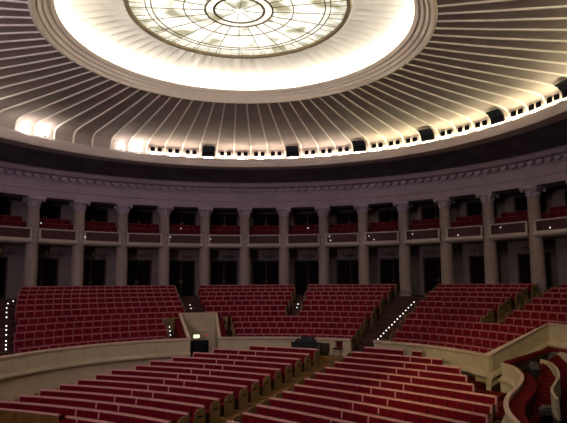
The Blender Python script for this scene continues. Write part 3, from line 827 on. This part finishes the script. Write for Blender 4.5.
on_desk('mixing_console', -.05, .62, .32, 'dark blue-black mixing console in the middle of the black table', 'mixing console', 'mix')
on_desk('monitor', .42, .26, .30, 'small dark monitor at the right end of the black table', 'monitor', 'screen')
on_desk('rack_case', -.52, .24, .20, 'low dark equipment case at the left end of the black table', 'case', 'mix')
pc = at(325, 352, -3.9); o = D.objects.new('dark_cabinet', None); COL.objects.link(o); o.location = (pc.x, pc.y, ground(pc.x, pc.y)+ZO); o.rotation_euler = (0, 0, rad(-30))
tag(o, 'small dark cabinet standing right of the black table at the aisle head', 'cabinet')
m_ = MB(); m_.box(-.24, .24, -.2, .2, .04, .68, c=.015); build(m_, 'body', M['dark_wood'], o)
m_ = MB(); m_.box(-.21, .21, -.215, -.2, .08, .62); d_ = build(m_, 'door', M['dark_wood'], o)
m_ = MB(); m_.tube((.16, -.23, .3), (.16, -.23, .42), .012); build(m_, 'handle', M['brass'], d_)
pc = at(338, 351, -3.8); o = D.objects.new('chair', None); COL.objects.link(o); o.location = (pc.x, pc.y, ground(pc.x, pc.y)+ZO); o.rotation_euler = (0, 0, rad(-28))
tag(o, 'single loose red chair standing at the head of the stalls aisle', 'chair')
m_ = MB(); m_.box(-.24, .24, .16, .22, .45, .95, c=.02); build(m_, 'backrest', M['red_dark'], o)
m_ = MB(); m_.box(-.24, .24, -.24, .2, .40, .46, c=.02); build(m_, 'seat', M['red_dark'], o)
for x in (-.23, .19):
    for y in (-.23, .17):
        m_ = MB(); m_.box(x, x+.04, y, y+.04, 0, .40); build(m_, 'leg', M['dark_wood'], o)

# ------------------------------------------------------------------ curved stair walls on the right
def smooth_path(P, n=6):
    out = []
    for i in range(len(P)-1):
        p0, p1, p2, p3 = P[max(0, i-1)], P[i], P[i+1], P[min(len(P)-1, i+2)]
        for j in range(n):
            t = j/n; out.append(.5*((2*p1)+(p2-p0)*t+(2*p0-5*p1+4*p2-p3)*t*t+(3*p1-p0-3*p2+p3)*t**3))
    out.append(P[-1]); return out
zs = -3.45
def sp(pts, z=zs): return smooth_path([at(u, v, z) for u, v in pts])
P1 = sp([(501, 364), (512, 367.5), (519.5, 374), (521, 380), (516, 388), (508, 396), (504.5, 405), (508, 415), (517, 425), (530, 440)])
stair_prof = [(0, 0), (-.18, 0), (-.18, -1.6), (0, -1.6)]
def s_wall(path, name, label, depth=1.6, ramp=True, rw=.42, carpet_drop=.10, side=-1):
    root = D.objects.new(name, None); COL.objects.link(root); root.location = (path[0].x, path[0].y, path[0].z-depth)
    tag(root, label, 'stair wall', 'curved stair walls on the right')
    def bld(mb, n_, m_):
        off = Vector(root.location); mb.v = [(v[0]-off.x, v[1]-off.y, v[2]-off.z) for v in mb.v]; return build(mb, n_, m_, root)
    mb = MB(); mb.sweep([(0, 0), (-.08, 0), (-.08, -depth), (.08, -depth), (.08, -.75), (.14, -.70), (.14, -.60), (.04, -.55), (.0, -.45)], path); bld(mb, 'wall', M['plaster'])
    mb = MB(); mb.sweep([(.03, .05), (-.10, .05), (-.10, 0), (.03, 0)], path); bld(mb, 'handrail_cap', M['plaster_cap'])
    if ramp:
        mb = MB(); mb.sweep([(-.09, -carpet_drop), (-.09-rw, -carpet_drop-.05), (-.09-rw, -carpet_drop-.18), (-.09, -carpet_drop-.18)], path); bld(mb, 'carpeted_ledge', M['carpet'])
        mb = MB(); mb.sweep([(-.09, -carpet_drop-.18), (-.06-rw, -carpet_drop-.18), (-.06-rw, -depth), (-.09, -depth)], path); bld(mb, 'ledge_body', M['dark_wood'])
s_wall(P1, 'stair_wall', 'curved cream stair wall with red carpeted ledge beside the stalls rows')
# red ledge running on below the wing wall
mb = MB(); lw_ = [Vector((11.4, 2.25, -3.42+ZO)), Vector((13.92, 3.36, -2.95+ZO)), Vector(W3)+Vector((-.36, -.05, -1.0)), Vector(W4)+Vector((-.36, 0, -1.0))]
mb.sweep([(-.18, 0), (.16, 0), (.16, -.14), (-.18, -.14)], lw_); struct(build(mb, 'trim_6', M['carpet']))
P2 = [p for p in sp([(540, 360.5), (548, 363), (555, 369), (557.5, 377), (554, 384), (550.5, 390), (552, 396), (556, 401)], -3.2)]
def s_wall2(path, label, w=.85):
    root = D.objects.new('stair_wall', None); COL.objects.link(root); root.location = (path[0].x, path[0].y, path[0].z-1.4)
    tag(root, label, 'stair wall', 'curved stair walls on the right')
    def bld(mb, n_, m_):
        off = Vector(root.location); mb.v = [(v[0]-off.x, v[1]-off.y, v[2]-off.z) for v in mb.v]; return build(mb, n_, m_, root)
    mb = MB(); mb.sweep([(.0, .05), (-.08, .05), (-.08, -.50), (.0, -.50)], path); bld(mb, 'wall', M['plaster'])
    mb = MB(); mb.sweep([(-.01, -.50), (-.07, -.50), (-.07, -1.75), (-.01, -1.75)], path); bld(mb, 'stringer', M['dark_wood'])
    mb = MB(); n = len(path)
    for i in range(n-1):      # carpeted flight on the inner side, one tread per segment
        a_, b_ = path[i], path[i+1]; q = (b_-a_); q.z = 0; q.normalize(); nr = Vector((q.y, -q.x, 0))
        z = a_.z-.10-.035*i; vs = []
        wa, wb = w*min(1, .15+2.2*i/n), w*min(1, .15+2.2*(i+1)/n)
        for p in (a_+nr*.01, b_+nr*.01, b_+nr*wb, a_+nr*wa): vs.append((p.x, p.y, z))
        vs += [(v[0], v[1], z-.9) for v in vs]
        mb.add(vs, [(0, 1, 2, 3), (7, 6, 5, 4), (0, 4, 5, 1), (1, 5, 6, 2), (2, 6, 7, 3), (3, 7, 4, 0)])
    bld(mb, 'carpeted_steps', M['carpet'])
s_wall2(P2, 'second curved cream stair wall with dark red steps, near the right edge')
P3_ = sp([(559, 353), (566, 355), (574, 360), (580, 370)], -2.95)
s_wall2(P3_, 'third stair wall, only its cream end showing at the right edge', 1.0)
for u, v, z, lab in ((534.5, 366.5, -3.25, 'small pale grey box at the head of the second curved stair wall'), (553.5, 357.5, -3.15, 'small pale grey box at the right edge above the second curved stair'), (549, 412, -3.9, 'bluish grey bundle at the foot of the dark red steps')):
    p = at(u, v, z); m_ = MB(); s = .17 if z > -3.5 else .28
    m_.box(-s, s, -.15, .15, -.12, .12, c=.04); m_.box(-s*.7, s*.7, -.15, .15, .12, .17, c=.02)
    o = build(m_, 'seat_cushion', M['greyblue'], None, p, rad(-12)); tag(o, lab, 'cushion')
    m_ = MB(); m_.box(-s*.8, s*.8, -.12, .12, -1.5+(.4 if z < -3.5 else 0), -.125); build(m_, 'support', M['black'], o)
mb = MB()
for k in range(5): pass
mb.add([(8.2, -14, -4.95+ZO), (26, -14, -4.95+ZO), (26, 8, -4.95+ZO), (9.5, 4, -4.95+ZO), (8.2, -14, -5.3+ZO), (26, -14, -5.3+ZO), (26, 8, -5.3+ZO), (9.5, 4, -5.3+ZO)],
       [(0, 1, 2, 3), (7, 6, 5, 4), (0, 4, 5, 1), (1, 5, 6, 2), (2, 6, 7, 3), (3, 7, 4, 0)])
struct(build(mb, 'floor_side', M['carpet_dark']))

# ------------------------------------------------------------------ light
def area(loc, tgt, size, power, col, name='area_light'):
    l = D.lights.new(name, 'AREA'); l.energy = power; l.size = size; l.color = col
    o = D.objects.new(name, l); COL.objects.link(o); o.location = loc
    o.rotation_euler = (Vector(tgt)-Vector(loc)).to_track_quat('-Z', 'Y').to_euler(); return o
def spot(loc, tgt, ang_, power, col, name='stage_and_fill_spot'):
    l = D.lights.new(name, 'SPOT'); l.energy = power; l.color = col; l.spot_size = rad(ang_); l.spot_blend = .8; l.shadow_soft_size = .3
    o = D.objects.new(name, l); COL.objects.link(o); o.location = loc
    o.rotation_euler = (Vector(tgt)-Vector(loc)).to_track_quat('-Z', 'Y').to_euler(); return o
spot((-9, -20, ZO+6), (-10, 19, ZO+4), 75, 1700, (.45, .28, 1))
spot((-4, -22, ZO+6), (6, 21, ZO+5), 80, 450, (.6, .32, .85))
spot((-9, -18, ZO+2), (3, 9, ZO+10), 110, 3200, (1, .88, .80))  # added upward fill brightening dome, soffit and entablature, not a known stage lamp
spot((-9, -19, ZO+4), (10.6, 3, ZO-4), 16, 6500, (1, .76, .22))
for i in range(16):
    p = 118+i*11.5
    l = D.lights.new('cornice_light', 'POINT'); l.energy = 75; l.color = (1, .90, .72); l.shadow_soft_size = .25
    o = D.objects.new('cornice_light', l); COL.objects.link(o); o.location = pol(15.2, p, 8.9)
w = D.worlds.new('world'); bpy.context.scene.world = w; w.use_nodes = True
w.node_tree.nodes['Background'].inputs[0].default_value = (.50, .34, .48, 1); w.node_tree.nodes['Background'].inputs[1].default_value = .018
vs_ = bpy.context.scene.view_settings
vs_.view_transform = 'Standard'; vs_.look = 'None'; vs_.exposure = -.12; vs_.gamma = 1; vs_.use_curve_mapping = False
